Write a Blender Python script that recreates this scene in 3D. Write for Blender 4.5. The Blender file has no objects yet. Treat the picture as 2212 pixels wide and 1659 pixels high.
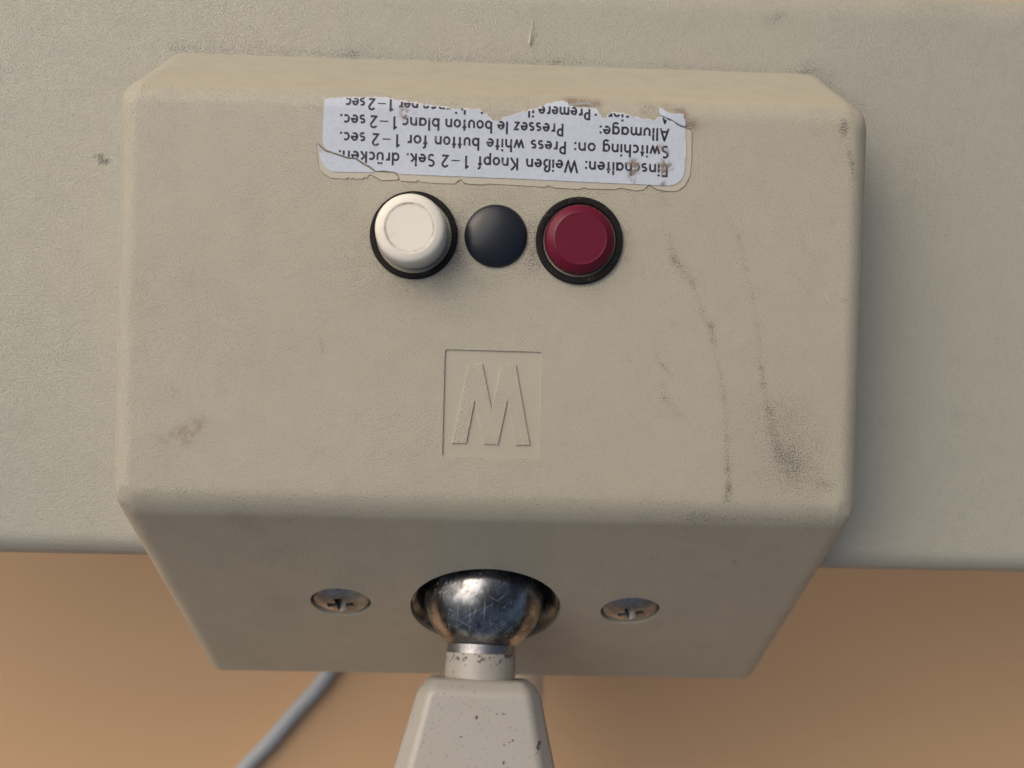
import bpy, bmesh, math, random
from math import radians, sin, cos, pi, sqrt
from mathutils import Vector, Matrix
from mathutils.bvhtree import BVHTree
import numpy as np

random.seed(7)
MM = 0.001                      # everything below is modelled in millimetres, real size
S = bpy.context.scene
COL = S.collection

# ------------------------------------------------------------------ camera
cd = bpy.data.cameras.new('camera'); cam = bpy.data.objects.new('camera', cd); COL.objects.link(cam)
cam.location = (-0.3975*MM, 2.9583*MM, 120*MM)
cam.rotation_mode = 'XYZ'
cam.rotation_euler = (-0.0176, -0.0254, 0.0252)
cd.sensor_width = 36; cd.lens = 1900/2212*36
cd.clip_start = 0.005; cd.clip_end = 50
cd.dof.use_dof = True; cd.dof.focus_distance = 0.123; cd.dof.aperture_fstop = 18
S.camera = cam

# ------------------------------------------------------------------ sky and sun
SUN_EL, SUN_AZ = 42.0, -48.0     # degrees; azimuth from +Y towards +X
w = bpy.data.worlds.new('World'); S.world = w; w.use_nodes = True
nt = w.node_tree; nt.nodes.clear()
sky = nt.nodes.new('ShaderNodeTexSky'); sky.sky_type = 'NISHITA'; sky.sun_disc = False
sky.sun_elevation = radians(SUN_EL); sky.sun_rotation = radians(SUN_AZ)
sky.air_density = 1.0; sky.dust_density = 8.0; sky.ozone_density = 0.0
bg = nt.nodes.new('ShaderNodeBackground'); bg.inputs[1].default_value = 0.075
wo = nt.nodes.new('ShaderNodeOutputWorld')
nt.links.new(sky.outputs[0], bg.inputs[0]); nt.links.new(bg.outputs[0], wo.inputs[0])
sl = bpy.data.lights.new('sun', 'SUN'); so = bpy.data.objects.new('sun', sl); COL.objects.link(so)
sl.energy = 1.5; sl.angle = radians(75); sl.color = (1.0, 0.965, 0.905)
sd = Vector((sin(radians(SUN_AZ))*cos(radians(SUN_EL)), cos(radians(SUN_AZ))*cos(radians(SUN_EL)), sin(radians(SUN_EL))))
so.rotation_euler = sd.to_track_quat('Z', 'Y').to_euler()
S.view_settings.view_transform = 'Standard'; S.view_settings.look = 'None'
S.view_settings.exposure = 0.0; S.view_settings.gamma = 1
S.render.resolution_x = 1024; S.render.resolution_y = 768

# ------------------------------------------------------------------ measured tables (mm)
MAIN = [(-23.55, 38.73), (-22.78, 38.94), (-21.05, 39.09), (-19.43, 39.14), (-17.94, 39.19), (-16.32, 39.37), (-15.51, 39.37), (-14.82, 39.17), (-13.94, 38.98), (-12.94, 38.83), (-12.06, 38.67), (-11.06, 38.58), (-10.56, 38.45), (-9.3, 38.33), (-7.93, 38.22), (-6.8, 38.06), (-5.92, 37.96), (-4.91, 38.0), (-3.91, 37.94), (-2.66, 37.98), (-2.27, 37.71), (-1.77, 37.51), (-1.38, 37.03), (-0.99, 36.54), (-0.74, 36.43), (0.14, 36.49), (0.38, 36.83), (1.43, 37.12), (2.55, 37.59), (3.67, 37.98), (5.05, 38.3), (5.54, 38.59), (6.29, 39.03), (7.04, 39.3), (7.79, 39.51), (8.54, 39.6), (9.3, 39.5), (9.43, 39.19), (9.64, 38.97), (10.83, 38.77), (12.35, 38.66), (13.23, 38.63), (13.34, 38.26), (13.7, 37.83), (13.9, 37.4), (14.47, 37.33), (14.9, 37.87), (15.58, 38.27), (15.9, 38.09), (16.66, 38.11), (17.55, 37.95), (17.94, 37.69), (18.95, 37.56), (20.22, 37.39), (21.24, 37.22), (21.61, 37.52), (21.98, 37.9), (22.75, 37.58), (23.4, 37.26), (24.04, 36.88), (24.68, 36.58), (25.48, 36.33), (25.51, 34.44), (25.55, 30.67), (25.38, 29.91), (24.9, 29.14), (24.15, 28.67), (23.26, 28.48), (20.47, 28.55), (11.35, 28.67), (2.87, 28.81), (-0.67, 28.85), (-7.58, 28.89), (-13.21, 28.97), (-13.84, 29.22), (-15.34, 29.3), (-16.4, 29.29), (-17.36, 29.96), (-18.11, 30.34), (-19.12, 30.97), (-20.12, 30.97), (-21.12, 31.28), (-23.13, 31.93), (-23.51, 32.39), (-23.67, 32.88), (-23.68, 35.37)]
CORNER = [(-24.33, 32.71), (-24.01, 32.25), (-23.31, 31.65), (-21.24, 31.06), (-20.24, 30.77), (-19.24, 30.75), (-18.29, 30.11), (-17.54, 29.73), (-16.56, 29.09), (-22.2, 28.99), (-22.89, 29.32), (-23.59, 29.96), (-23.91, 30.76), (-24.1, 31.75)]
CRACK = [(-24.33, 32.71), (-23.25, 31.77), (-21.18, 31.15), (-20.18, 30.87), (-19.18, 30.85), (-18.21, 30.21), (-17.45, 29.86), (-16.53, 29.24), (-15.34, 29.3), (-13.97, 29.19), (-13.52, 28.83), (-13.32, 28.34)]
FLAP1 = [(9.5, 39.17), (10.39, 39.27), (12.15, 39.49), (12.39, 39.44), (12.36, 39.24), (11.15, 39.15), (10.14, 39.09), (9.46, 38.98)]
FLAP2 = [(21.82, 39.12), (22.05, 39.08), (22.29, 38.86), (22.73, 38.5), (23.32, 38.29), (24.0, 38.23), (25.03, 38.2), (25.14, 37.7), (25.43, 37.08), (25.4, 36.57), (24.68, 36.78), (23.39, 37.49), (22.44, 37.84), (21.95, 38.03), (21.78, 38.47)]
FILM = [(-23.65, 32.88), (-24.52, 32.7), (-24.34, 31.61), (-24.24, 30.37), (-24.01, 29.26), (-23.43, 28.65), (-22.43, 28.12), (-20.43, 28.1), (-20.06, 28.32), (-19.87, 28.01), (-19.44, 28.28), (-19.06, 28.04), (-18.56, 28.24), (-18.31, 28.06), (-17.94, 28.39), (-17.69, 28.18), (-17.45, 28.65), (-17.14, 28.78), (-16.45, 28.43), (-15.69, 28.02), (-13.69, 28.14), (-13.32, 28.34), (-13.07, 28.04), (-11.06, 27.96), (-10.69, 28.23), (-10.31, 27.96), (-7.55, 27.87), (-5.67, 27.89), (-5.31, 28.34), (-4.87, 28.5), (-4.55, 28.05), (-3.67, 27.89), (-1.91, 27.88), (-1.28, 28.02), (0.6, 27.99), (2.8, 27.93), (6.58, 27.82), (6.95, 28.05), (7.84, 27.76), (11.13, 27.65), (11.95, 27.92), (12.34, 27.75), (16.06, 27.78), (16.81, 28.01), (17.78, 27.85), (18.97, 27.7), (19.98, 27.83), (20.72, 28.57), (21.76, 27.97), (23.03, 27.74), (24.56, 27.79), (25.68, 28.59), (26.27, 29.93), (26.47, 31.95), (26.41, 35.73), (25.66, 36.27), (25.48, 36.33)]
WORDS = [('Einschalten:', 23.21, 31.38, 11.91, 31.51), ('Weißen', 10.9, 31.52, 3.87, 31.61), ('Knopf', 2.8, 31.62, -2.69, 31.69), ('1', -3.95, 31.7, -4.45, 31.71), ('–', -5.14, 31.72, -6.27, 31.73), ('2', -6.64, 31.74, -7.58, 31.75), ('Sek.', -8.52, 31.76, -12.34, 31.81), ('drücken.', -13.34, 31.82, -21.45, 31.92), ('Switching', 23.26, 33.87, 14.24, 33.97), ('on:', 13.23, 33.99, 10.35, 34.02), ('Press', 9.22, 34.03, 4.46, 34.09), ('white', 3.49, 34.1, -1.56, 34.16), ('button', -2.56, 34.17, -8.58, 34.25), ('for', -9.58, 34.26, -12.33, 34.29), ('1', -13.33, 34.3, -13.86, 34.31), ('–', -14.52, 34.32, -15.61, 34.33), ('2', -16.08, 34.34, -17.02, 34.35), ('sec.', -17.95, 34.36, -21.35, 34.4), ('Allumage:', 23.23, 36.25, 13.74, 36.37), ('Pressez', 8.81, 36.43, 2.1, 36.51), ('le', 1.27, 36.52, -0.11, 36.53), ('bouton', -0.87, 36.54, -7.2, 36.62), ('blanc', -8.01, 36.63, -13.02, 36.69), ('1', -13.76, 36.7, -14.29, 36.7), ('–', -14.91, 36.71, -16.07, 36.72), ('2', -16.39, 36.73, -17.38, 36.74), ('sec.', -18.01, 36.75, -21.37, 36.79), ('Accensione:', 23.17, 38.61, 13.04, 38.74), ('Premere', 12.41, 38.75, 5.41, 38.84), ('il', 4.78, 38.84, 3.96, 38.85), ('pulsante', 3.35, 38.86, -3.56, 38.95), ('bianco', -4.5, 38.96, -10.32, 39.03), ('per', -10.95, 39.04, -13.57, 39.07), ('1', -14.32, 39.08, -14.82, 39.09), ('–', -15.32, 39.1, -16.38, 39.11), ('2', -16.75, 39.11, -17.62, 39.12), ('sec.', -18.12, 39.13, -21.11, 39.17)]
LETTER = [(-5.33, -7.38), (-3.3, 3.5), (-1.39, 3.55), (0.03, -2.63), (1.18, 3.5), (3.18, 3.53), (5.37, -7.38), (3.4, -7.43), (2.15, -1.37), (1.02, -7.43), (-1.01, -7.38), (-2.31, -1.47), (-3.32, -7.35)]
RECESS = [(-6.5, 5.45), (6.67, 5.41), (6.67, -9.3), (-6.59, -9.11)]
SMEARS = [(23.58, 21.74, 24.5, 18.48, 0.9, 0.55), (24.5, 18.48, 27.08, 15.26, 0.8, 0.8), (27.08, 15.26, 28.57, 11.46, 0.4, 0.4), (28.57, 11.46, 29.73, 9.57, 0.6, 0.6), (29.73, 9.57, 30.21, 7.38, 0.6, 0.95), (30.21, 7.38, 31.17, 3.0, 0.3, 0.5), (31.17, 3.0, 31.82, -0.29, 0.45, 0.6), (31.82, -0.29, 32.4, -5.79, 0.5, 0.5), (32.4, -5.79, 32.66, -9.93, 0.5, 0.7), (32.66, -9.93, 32.88, -12.7, 0.5, 0.8), (32.88, -12.7, 32.65, -14.36, 0.6, 1), (31.79, 24.17, 33.25, 21.75, 0.35, 0.5), (33.25, 21.75, 34.35, 17.39, 0.4, 0.6), (34.35, 17.39, 35.43, 13.57, 0.35, 0.5), (35.43, 13.57, 36.24, 9.74, 0.35, 0.45), (36.24, 9.74, 36.97, 3.98, 0.4, 0.6), (36.97, 3.98, 37.31, 1.78, 0.5, 0.8), (37.31, 1.78, 38.12, -1.79, 0.4, 0.4), (38.12, -1.79, 39.71, -8.39, 0.8, 0.45), (22.24, 5.53, 23.26, 3.9, 0.3, 0.9), (23.26, 3.9, 24.68, 2.43, 0.3, 0.9), (23.33, 1.43, 23.66, -0.49, 0.5, 0.6), (23.66, -0.49, 25.94, -2.91, 0.5, 0.6), (18.25, 5.15, 18.68, 4.61, 0.5, 0.7), (41.51, 23.63, 42.15, 20.9, 0.5, 0.4), (42.72, 20.37, 44.17, 18.49, 0.6, 0.4), (40.58, 17.56, 43.46, 14.34, 0.5, 0.45), (37.02, -2.37, 40.02, -9.22, 4.0, 0.42), (42.05, -2.8, 43.65, -9.41, 4.0, 0.5), (34.81, -12.1, 44.34, -13.56, 4.0, 0.3), (40.81, -7.81, 41.42, -9.46, 2, 0.4), (45.41, -12.01, 47.09, -12.11, 0.8, 0.5), (24.47, 9.7, 25.03, 9.58, 0.4, 0.4), (48.08, 13.64, 48.37, 13.51, 0.3, 0.9), (47.4, 38.03, 47.37, 37.15, 0.7, 1.0), (47.37, 37.15, 47.25, 36.76, 0.7, 1.0), (47.25, 36.76, 47.41, 35.88, 0.7, 0.6), (47.84, 34.51, 48.25, 33.51, 0.45, 0.7), (48.25, 33.51, 48.55, 32.25, 0.45, 0.7), (48.55, 32.25, 48.86, 30.74, 0.45, 0.7), (-43.03, -0.86, -42.84, -1.49, 0.5, 0.7), (-23.58, 6.53, -22.91, 4.66, 0.4, 0.5), (22.53, 27.32, 23.2, 26.08, 0.8, 0.5), (18.75, 26.26, 19.08, 25.64, 0.5, 0.5), (-46.1, 14.67, -36.76, 11.81, 5, 0.16), (-42.89, 7.9, -31.64, 4.43, 5, 0.12), (-20.79, 22.26, -19.38, 14.79, 4, 0.25), (-16.85, 13.61, -4.26, 12.07, 4, 0.2), (-5.43, 21.46, -5.03, 17.7, 1.8, 0.5), (4.95, 21.76, 5.06, 17.36, 1.8, 0.5), (19.32, 5.75, 26.03, 16.06, 0.35, 0.0), (-45.57, -14.72, 28.21, -15.04, 2.5, 0.22), (10.15, 40.12, 13.33, 39.29, 1.2, 0.9), (20.3, 39.08, 22.84, 38.66, 1.2, 0.7), (25.66, 37.81, 26.33, 36.57, 0.8, 0.9)]
SLAB_SMEARS = [(-60.73, 33.52, -60.2, 33.3, 0.5, 4.5), (-60.87, 33.87, -61.72, 34.12, 0.3, 2.0), (-58.14, 54.8, -57.72, 54.47, 0.5, 0.7), (-68.85, 32.2, -68.42, 31.79, 0.6, 0.5), (41.4, 58.09, 43.19, 59.09, 0.9, 0.75), (43.19, 59.09, 44.62, 60.07, 0.9, 0.75), (65.78, 62.27, 73.88, 62.27, 3, 0.5), (66.57, 60.64, 70.99, 60.43, 2, 0.3), (-49.78, 50.86, -22.86, 50.72, 1.0, 0.75), (-22.86, 50.72, 8.65, 50.37, 1.0, 0.75), (8.65, 50.37, 48.21, 50.13, 1.0, 0.75), (-49.78, 51.21, -22.88, 51.29, 3.5, 0.3), (-22.88, 51.29, 8.64, 50.94, 3.5, 0.3), (8.64, 50.94, 48.2, 50.63, 3.5, 0.3), (48.21, 50.27, 56.82, 44.42, 1.6, 0.6), (48.18, 50.99, 51.53, 49.3, 2, 0.5), (-56.02, 45.7, -49.78, 50.86, 0.9, 0.5), (57.68, 40.48, 64.58, 31.99, 10, 0.15), (59.53, 51.38, 67.24, 40.78, 14, 0.15), (61.71, -3.95, 62.24, -4.37, 0.4, 0.8), (59.78, -6.04, 60.3, -6.17, 0.4, 0.8), (58.52, -8.27, 57.82, -9.38, 0.5, 0.6), (64.5, -3.37, 65.03, -3.87, 0.4, 0.7), (73.13, -2.06, 73.9, -2.78, 0.9, 0.5), (-67.66, -15.45, -67.08, -16.16, 0.4, 0.6), (-71.2, 30.01, -69.06, 27.95, 2, 0.3)]
FRONT_SMEARS = [(-35.33, -17.87, -1.35, -18.93, -18.24, -1.78, 3, 0.4), (-34.43, -19.05, -2.73, -32.45, -21.06, -5.09, 2.5, 0.5), (-31.29, -24.07, -8.62, -28.02, -24.43, -9.05, 1.5, 0.4), (-33.38, -40.58, -28.01, -32.02, -41.38, -28.95, 1.2, 0.5), (-34.47, -38.86, -25.98, -34.38, -39.09, -26.25, 0.5, 0.8), (-19.94, -28.91, -14.3, -19.11, -32.94, -19.04, 3, 0.35), (22.06, -17.57, -0.99, 32.58, -18.11, -1.63, 2, 0.5), (36.21, -24.1, -8.65, 37.18, -25.47, -10.26, 0.5, 0.8), (28.34, -17.0, -0.33, 47.4, -17.72, -1.17, 1.2, 0.7), (42.18, -16.24, 0.56, 47.53, -16.66, 0.07, 0.8, 0.9), (-30.61, -35.39, -21.91, -28.61, -36.44, -23.14, 2, 0.3), (-22.39, -39.7, -26.97, -19.37, -40.2, -27.56, 2, 0.3), (-33.79, -25.77, -10.61, -31.78, -25.9, -10.77, 0.5, 0.7)]
STAIN = [(-40.63, -6.57)]

# ------------------------------------------------------------------ helpers
def link_mesh(name, me, mats, parent=None, smooth=True):
    me.name = name
    o = bpy.data.objects.new(name, me); COL.objects.link(o)
    for m in (mats if isinstance(mats, (list, tuple)) else [mats]): me.materials.append(m)
    if parent is not None: o.parent = parent
    if smooth:
        me.polygons.foreach_set('use_smooth', [True]*len(me.polygons))
    return o
def from_bm(name, bm, mats, parent=None, smooth=True, sharp=None, scale=True):
    if scale: bmesh.ops.scale(bm, vec=(MM, MM, MM), verts=bm.verts)
    if sharp is not None:
        bm.normal_update()
        for e in bm.edges:
            if len(e.link_faces) == 2 and e.calc_face_angle(0) > radians(sharp): e.smooth = False
    me = bpy.data.meshes.new(name); bm.to_mesh(me); bm.free()
    return link_mesh(name, me, mats, parent, smooth)
def tag(o, label, cat=None, group=None, kind=None):
    if label: o['label'] = label
    if cat: o['category'] = cat
    if group: o['group'] = group
    if kind: o['kind'] = kind
def lathe(prof, n=64, bm=None, M=None):
    """prof: list of (r, z); closed onto the axis where r == 0"""
    bm = bm or bmesh.new(); rings = []
    M = M or Matrix.Identity(4)
    for r, z in prof:
        if r < 1e-6: rings.append([bm.verts.new(M @ Vector((0, 0, z)))])
        else: rings.append([bm.verts.new(M @ Vector((r*cos(2*pi*i/n), r*sin(2*pi*i/n), z))) for i in range(n)])
    for a, b in zip(rings, rings[1:]):
        for i in range(n):
            j = (i+1) % n
            if len(a) == 1 and len(b) == 1: continue
            if len(a) == 1: bm.faces.new((a[0], b[i], b[j]))
            elif len(b) == 1: bm.faces.new((a[i], b[0], a[j]))
            else: bm.faces.new((a[i], b[i], b[j], a[j]))
    bmesh.ops.recalc_face_normals(bm, faces=bm.faces)
    return bm
def rnd(pr, r, k, n=6):
    """fillet corner k of an open profile with radius-like offset r"""
    a, b, c = Vector(pr[k-1]), Vector(pr[k]), Vector(pr[k+1])
    p, q = b+(a-b).normalized()*r, b+(c-b).normalized()*r
    return pr[:k] + [tuple(p.lerp(b, t).lerp(b.lerp(q, t), t)) for t in [i/n for i in range(n+1)]] + pr[k+1:]
def rounded(pr, spec):
    for k in sorted(spec, reverse=True): pr = rnd(pr, spec[k], k)
    return pr
def tube(path, r, n=16, cap=True, taper=None):
    bm = bmesh.new(); rings = []; P = [Vector(p) for p in path]
    up = Vector((0, 0, 1))
    for i, p in enumerate(P):
        t = (P[min(i+1, len(P)-1)]-P[max(i-1, 0)]).normalized()
        s = t.cross(up)
        if s.length < 1e-4: s = t.cross(Vector((0, 1, 0)))
        s.normalize(); u = s.cross(t)
        rr = r if taper is None else taper[i]
        rings.append([bm.verts.new(p + rr*(cos(2*pi*k/n)*s + sin(2*pi*k/n)*u)) for k in range(n)])
    for a, b in zip(rings, rings[1:]):
        for i in range(n): bm.faces.new((a[i], a[(i+1) % n], b[(i+1) % n], b[i]))
    if cap: bm.faces.new(rings[0]); bm.faces.new(rings[-1])
    bmesh.ops.recalc_face_normals(bm, faces=bm.faces)
    return bm
def spline(pts, n=10):
    P = [Vector(p) for p in pts]; P = [2*P[0]-P[1]] + P + [2*P[-1]-P[-2]]; out = []
    for i in range(1, len(P)-2):
        for k in range(n):
            t = k/n; a, b, c, d = P[i-1:i+3]
            out.append(.5*((2*b)+(c-a)*t+(2*a-5*b+4*c-d)*t*t+(3*b-a-3*c+d)*t**3))
    return out + [P[-2]]
def evaluated(bm, mods, tmp='tmp'):
    """run modifiers on a bmesh (mm units) and hand back the resulting bmesh"""
    me = bpy.data.meshes.new(tmp); bm.to_mesh(me); bm.free()
    o = bpy.data.objects.new(tmp, me); COL.objects.link(o); extra = []
    for kind, kw in mods:
        m = o.modifiers.new(kind, kind)
        for k, v in kw.items():
            if isinstance(v, bmesh.types.BMesh):
                m2 = bpy.data.meshes.new('cut'); v.to_mesh(m2); v.free()
                v = bpy.data.objects.new('cut', m2); COL.objects.link(v); extra.append(v)
            setattr(m, k, v)
    dg = bpy.context.evaluated_depsgraph_get(); dg.update()
    r = bmesh.new(); r.from_mesh(o.evaluated_get(dg).to_mesh())
    for x in [o]+extra:
        d = x.data; bpy.data.objects.remove(x); bpy.data.meshes.remove(d)
    return r
def grid_cut(bm, axis, values):
    n = [0, 0, 0]; n[axis] = 1
    for v in values:
        c = [0, 0, 0]; c[axis] = v
        bmesh.ops.bisect_plane(bm, geom=bm.verts[:]+bm.edges[:]+bm.faces[:], plane_co=c, plane_no=n, dist=1e-5)
def prism(pts, z0, z1):
    bm = bmesh.new(); f = bm.faces.new([bm.verts.new((x, y, z0)) for x, y in pts])
    e = bmesh.ops.extrude_face_region(bm, geom=[f])
    bmesh.ops.translate(bm, vec=(0, 0, z1-z0), verts=[v for v in e['geom'] if isinstance(v, bmesh.types.BMVert)])
    bmesh.ops.recalc_face_normals(bm, faces=bm.faces)
    return bm
def seg_mask(co, smears, dims=2):
    """co (n,3) mm -> summed soft capsule mask"""
    out = np.zeros(len(co))
    for s in smears:
        if dims == 2: a = np.array([s[0], s[1]]); b = np.array([s[2], s[3]]); r, k = s[4], s[5]
        else: a = np.array(s[0:3]); b = np.array(s[3:6]); r, k = s[6], s[7]
        P = co[:, :dims]; d = b-a; L = max(d@d, 1e-9)
        t = np.clip((P-a)@d/L, 0, 1); q = P-(a+t[:, None]*d); dist = np.sqrt((q**2).sum(1))
        out = np.maximum(out, 0) + k*np.exp(-(dist/r)**2*1.2)
    return out
def set_attr(o, name, vals):
    a = o.data.attributes.new(name, 'FLOAT', 'POINT'); a.data.foreach_set('value', np.asarray(vals, dtype=np.float32))

# ------------------------------------------------------------------ materials
class N:
    """tiny node-graph helper"""
    def __init__(s, name):
        s.m = bpy.data.materials.new(name); s.m.use_nodes = True; s.t = s.m.node_tree
        s.b = s.t.nodes['Principled BSDF']
    def n(s, typ, **kw):
        x = s.t.nodes.new(typ)
        for k, v in kw.items(): setattr(x, k, v)
        return x
    def link(s, a, b): s.t.links.new(a, b)
    def inp(s, node, **kw):
        for k, v in kw.items():
            i = node.inputs[k.replace('_', ' ')]
            if hasattr(v, 'is_linked'): s.link(v, i)
            else: i.default_value = v
        return node
    def co(s): return s.n('ShaderNodeTexCoord').outputs['Object']
    def noise(s, scale, detail=2, rough=.5, vec=None):
        x = s.n('ShaderNodeTexNoise'); s.inp(x, Scale=scale, Detail=detail, Roughness=rough)
        s.link(vec or s.co(), x.inputs['Vector']); return x.outputs['Fac']
    def attr(s, name): return s.n('ShaderNodeAttribute', attribute_name=name).outputs['Fac']
    def math(s, op, a, b=None, c=None, clamp=False):
        x = s.n('ShaderNodeMath', operation=op, use_clamp=clamp)
        for i, v in enumerate((a, b, c)):
            if v is None: continue
            if isinstance(v, (int, float)): x.inputs[i].default_value = v
            else: s.link(v, x.inputs[i])
        return x.outputs[0]
    def rng(s, v, a, b, c=0., d=1.):
        x = s.n('ShaderNodeMapRange'); x.clamp = True; s.link(v, x.inputs[0])
        for i, q in zip((1, 2, 3, 4), (a, b, c, d)):
            if isinstance(q, (int, float)): x.inputs[i].default_value = q
            else: s.link(q, x.inputs[i])
        return x.outputs[0]
    def mix(s, f, a, b):
        x = s.n('ShaderNodeMix', data_type='RGBA')
        for i, v in ((0, f), (6, a), (7, b)):
            if isinstance(v, (int, float)): x.inputs[i].default_value = v
            elif isinstance(v, tuple): x.inputs[i].default_value = (*v, 1)
            else: s.link(v, x.inputs[i])
        return x.outputs[2]
    def bump(s, h, dist, strength=1., normal=None):
        x = s.n('ShaderNodeBump'); x.inputs['Distance'].default_value = dist
        s.link(h, x.inputs['Height'])
        if isinstance(strength, (int, float)): x.inputs['Strength'].default_value = strength
        else: s.link(strength, x.inputs['Strength'])
        if normal is not None: s.link(normal, x.inputs['Normal'])
        return x.outputs[0]
    def done(s, color=None, rough=None, normal=None, metal=None, spec=None, coat=None):
        for nm, v in (('Base Color', color), ('Roughness', rough), ('Normal', normal), ('Metallic', metal), ('Specular IOR Level', spec), ('Coat Weight', coat)):
            if v is None: continue
            i = s.b.inputs[nm]
            if isinstance(v, (int, float)): i.default_value = v
            elif isinstance(v, tuple): i.default_value = (*v, 1)
            else: s.link(v, i)
        return s.m

def grained(name, base, tint, dirtc, stainc, grain_scale, depth, rough=.5, gattr=True, speck=.36, spec=.5):
    """grained enamel or plastic with dark dirt sitting in the pores where 'dirt' is high"""
    g = N(name)
    fine = g.noise(grain_scale, 1.5, .55); low = g.noise(38, 3, .6); mid = g.noise(260, 2, .5)
    pore = g.noise(grain_scale*.95, 0, .5)
    dirt = g.attr('dirt'); stain = g.attr('stain')
    col = g.mix(g.rng(low, .35, .65), base, tint)
    col = g.mix(g.rng(mid, .45, .75, 0, .05), col, dirtc)
    grain = g.attr('grain') if gattr else None
    # general light grime in the pores everywhere, heavier with the dirt attribute
    th = g.math('ADD', g.math('MULTIPLY', dirt, .17), speck-.07)
    pm = g.rng(g.math('SUBTRACT', th, pore), .0, .10)
    lowd = g.rng(g.noise(90, 3, .6), .3, .75, .6, 1.)
    amt = g.math('MULTIPLY', pm, g.math('ADD', g.math('MULTIPLY', dirt, .6), g.math('MULTIPLY', lowd, .46)), clamp=True)
    if gattr: amt = g.math('MULTIPLY', amt, g.rng(grain, 0, 1, .45, 1))
    col = g.mix(g.math('MULTIPLY', dirt, .10, clamp=True), col, dirtc)
    col = g.mix(amt, col, dirtc)
    sm = g.math('MULTIPLY', stain, g.rng(g.noise(700, 3, .7), .35, .62), clamp=True)
    col = g.mix(sm, col, stainc)
    h = g.math('ADD', g.math('MULTIPLY', fine, 1.), g.math('MULTIPLY', g.rng(pore, .25, .5), .5))
    if gattr: st = g.rng(grain, 0, 1, .06, 1.)
    else: st = 1.
    n = g.bump(h, depth, st)
    n = g.bump(g.noise(120, 2, .5), .00012, .14, n)
    return g.done(col, g.rng(mid, .3, .7, rough-.05, rough+.07), n, spec=spec)

M_box = grained('beige_grained_plastic', (.468, .437, .350), (.452, .420, .333), (.085, .074, .064), (.22, .13, .09), 7000, .000085, rough=.33, spec=.65)
M_slab = grained('grey_beige_grained_enamel', (.43, .418, .352), (.437, .42, .35), (.11, .105, .095), (.2, .13, .09), 6400, .00009, rough=.33, spec=.65)

def simple(name, col, rough, bumps=(), spec=.5, metal=0., dirt=None, coat=None):
    g = N(name); c = col
    if dirt:
        dc, sc, a, b, k = dirt
        c = g.mix(g.rng(g.noise(sc, 4, .65), a, b, 0, k), col, dc)
    n = None
    for sc, d, s in bumps: n = g.bump(g.noise(sc, 2, .55), d, s, n)
    return g.done(c, rough, n, spec=spec, metal=metal, coat=coat)
M_white = simple('ivory_button_plastic', (.82, .79, .71), .42, [(900, .00003, .4)], dirt=((.38, .28, .18), 260, .56, .8, .35))
def _white():
    g = N('ivory_button_plastic'); p = g.n('ShaderNodeSeparateXYZ'); g.link(g.co(), p.inputs[0])
    rad = g.math('SQRT', g.math('ADD', g.math('MULTIPLY', p.outputs[0], p.outputs[0]), g.math('MULTIPLY', p.outputs[1], p.outputs[1])))
    band = g.rng(g.math('ABSOLUTE', g.math('SUBTRACT', rad, .00312)), .00006, .00022, 1, 0)
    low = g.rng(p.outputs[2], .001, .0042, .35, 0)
    c = g.mix(g.rng(g.noise(260, 4, .65), .54, .8, 0, .35), (.83, .80, .72), (.45, .34, .22))
    c = g.mix(g.math('MULTIPLY', band, g.rng(g.noise(500, 3, .7), .38, .66, .05, .75)), c, (.30, .22, .14))
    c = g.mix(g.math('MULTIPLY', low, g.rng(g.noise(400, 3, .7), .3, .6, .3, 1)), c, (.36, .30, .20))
    c = g.mix(g.rng(g.noise(2600, 2, .6), .70, .74, 0, .5), c, (.2, .16, .12))
    return g.done(c, g.rng(g.noise(300, 3, .6),   .3, .7, .46, .58), g.bump(g.noise(900, 2, .5), .00003, .4))
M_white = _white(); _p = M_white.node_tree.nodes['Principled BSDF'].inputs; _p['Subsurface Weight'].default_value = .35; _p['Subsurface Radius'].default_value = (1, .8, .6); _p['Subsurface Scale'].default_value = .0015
M_red = simple('dark_red_button_plastic', (.135, .007, .026), .30, [(900, .00003, .35)], spec=.35, dirt=((.3, .12, .11), 900, .68, .8, .4))
M_black = simple('black_dome_plastic', (.013, .016, .025), .30, [(1500, .00002, .35)], dirt=((.3, .3, .3), 1500, .70, .78, .45))
M_rub = simple('black_collar_plastic', (.009, .008, .008), .7, [(1800, .00008, .8)], dirt=((.16, .14, .12), 1100, .58, .78, .5), spec=.25)
M_hole = simple('dark_socket_metal', (.30, .30, .30), .38, [(900, .0001, .6)], metal=.8, dirt=((.02, .018, .015), 300, .4, .6, .8))
M_arm = N('light_grey_enamel')
def _arm(g):
    ch = g.attr('chip'); c = g.mix(g.rng(g.noise(60, 3, .6), .35, .65), (.385, .365, .332), (.372, .35, .315))
    sp = g.rng(g.noise(2300, 2, .6), .655, .70)
    big = g.rng(g.math('ADD', g.math('MULTIPLY', ch, .42), g.noise(1100, 3, .6)), .83, .87)
    m = g.math('MAXIMUM', g.math('MULTIPLY', sp, .55), big)
    c = g.mix(m, c, (.10, .085, .08))
    n = g.bump(g.noise(500, 2, .5), .00005, .35); n = g.bump(m, .00006, .8, n) if False else n
    return g.done(c, g.rng(m, 0, 1, .30, .6), n, spec=.5)
M_arm = _arm(M_arm)
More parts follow.
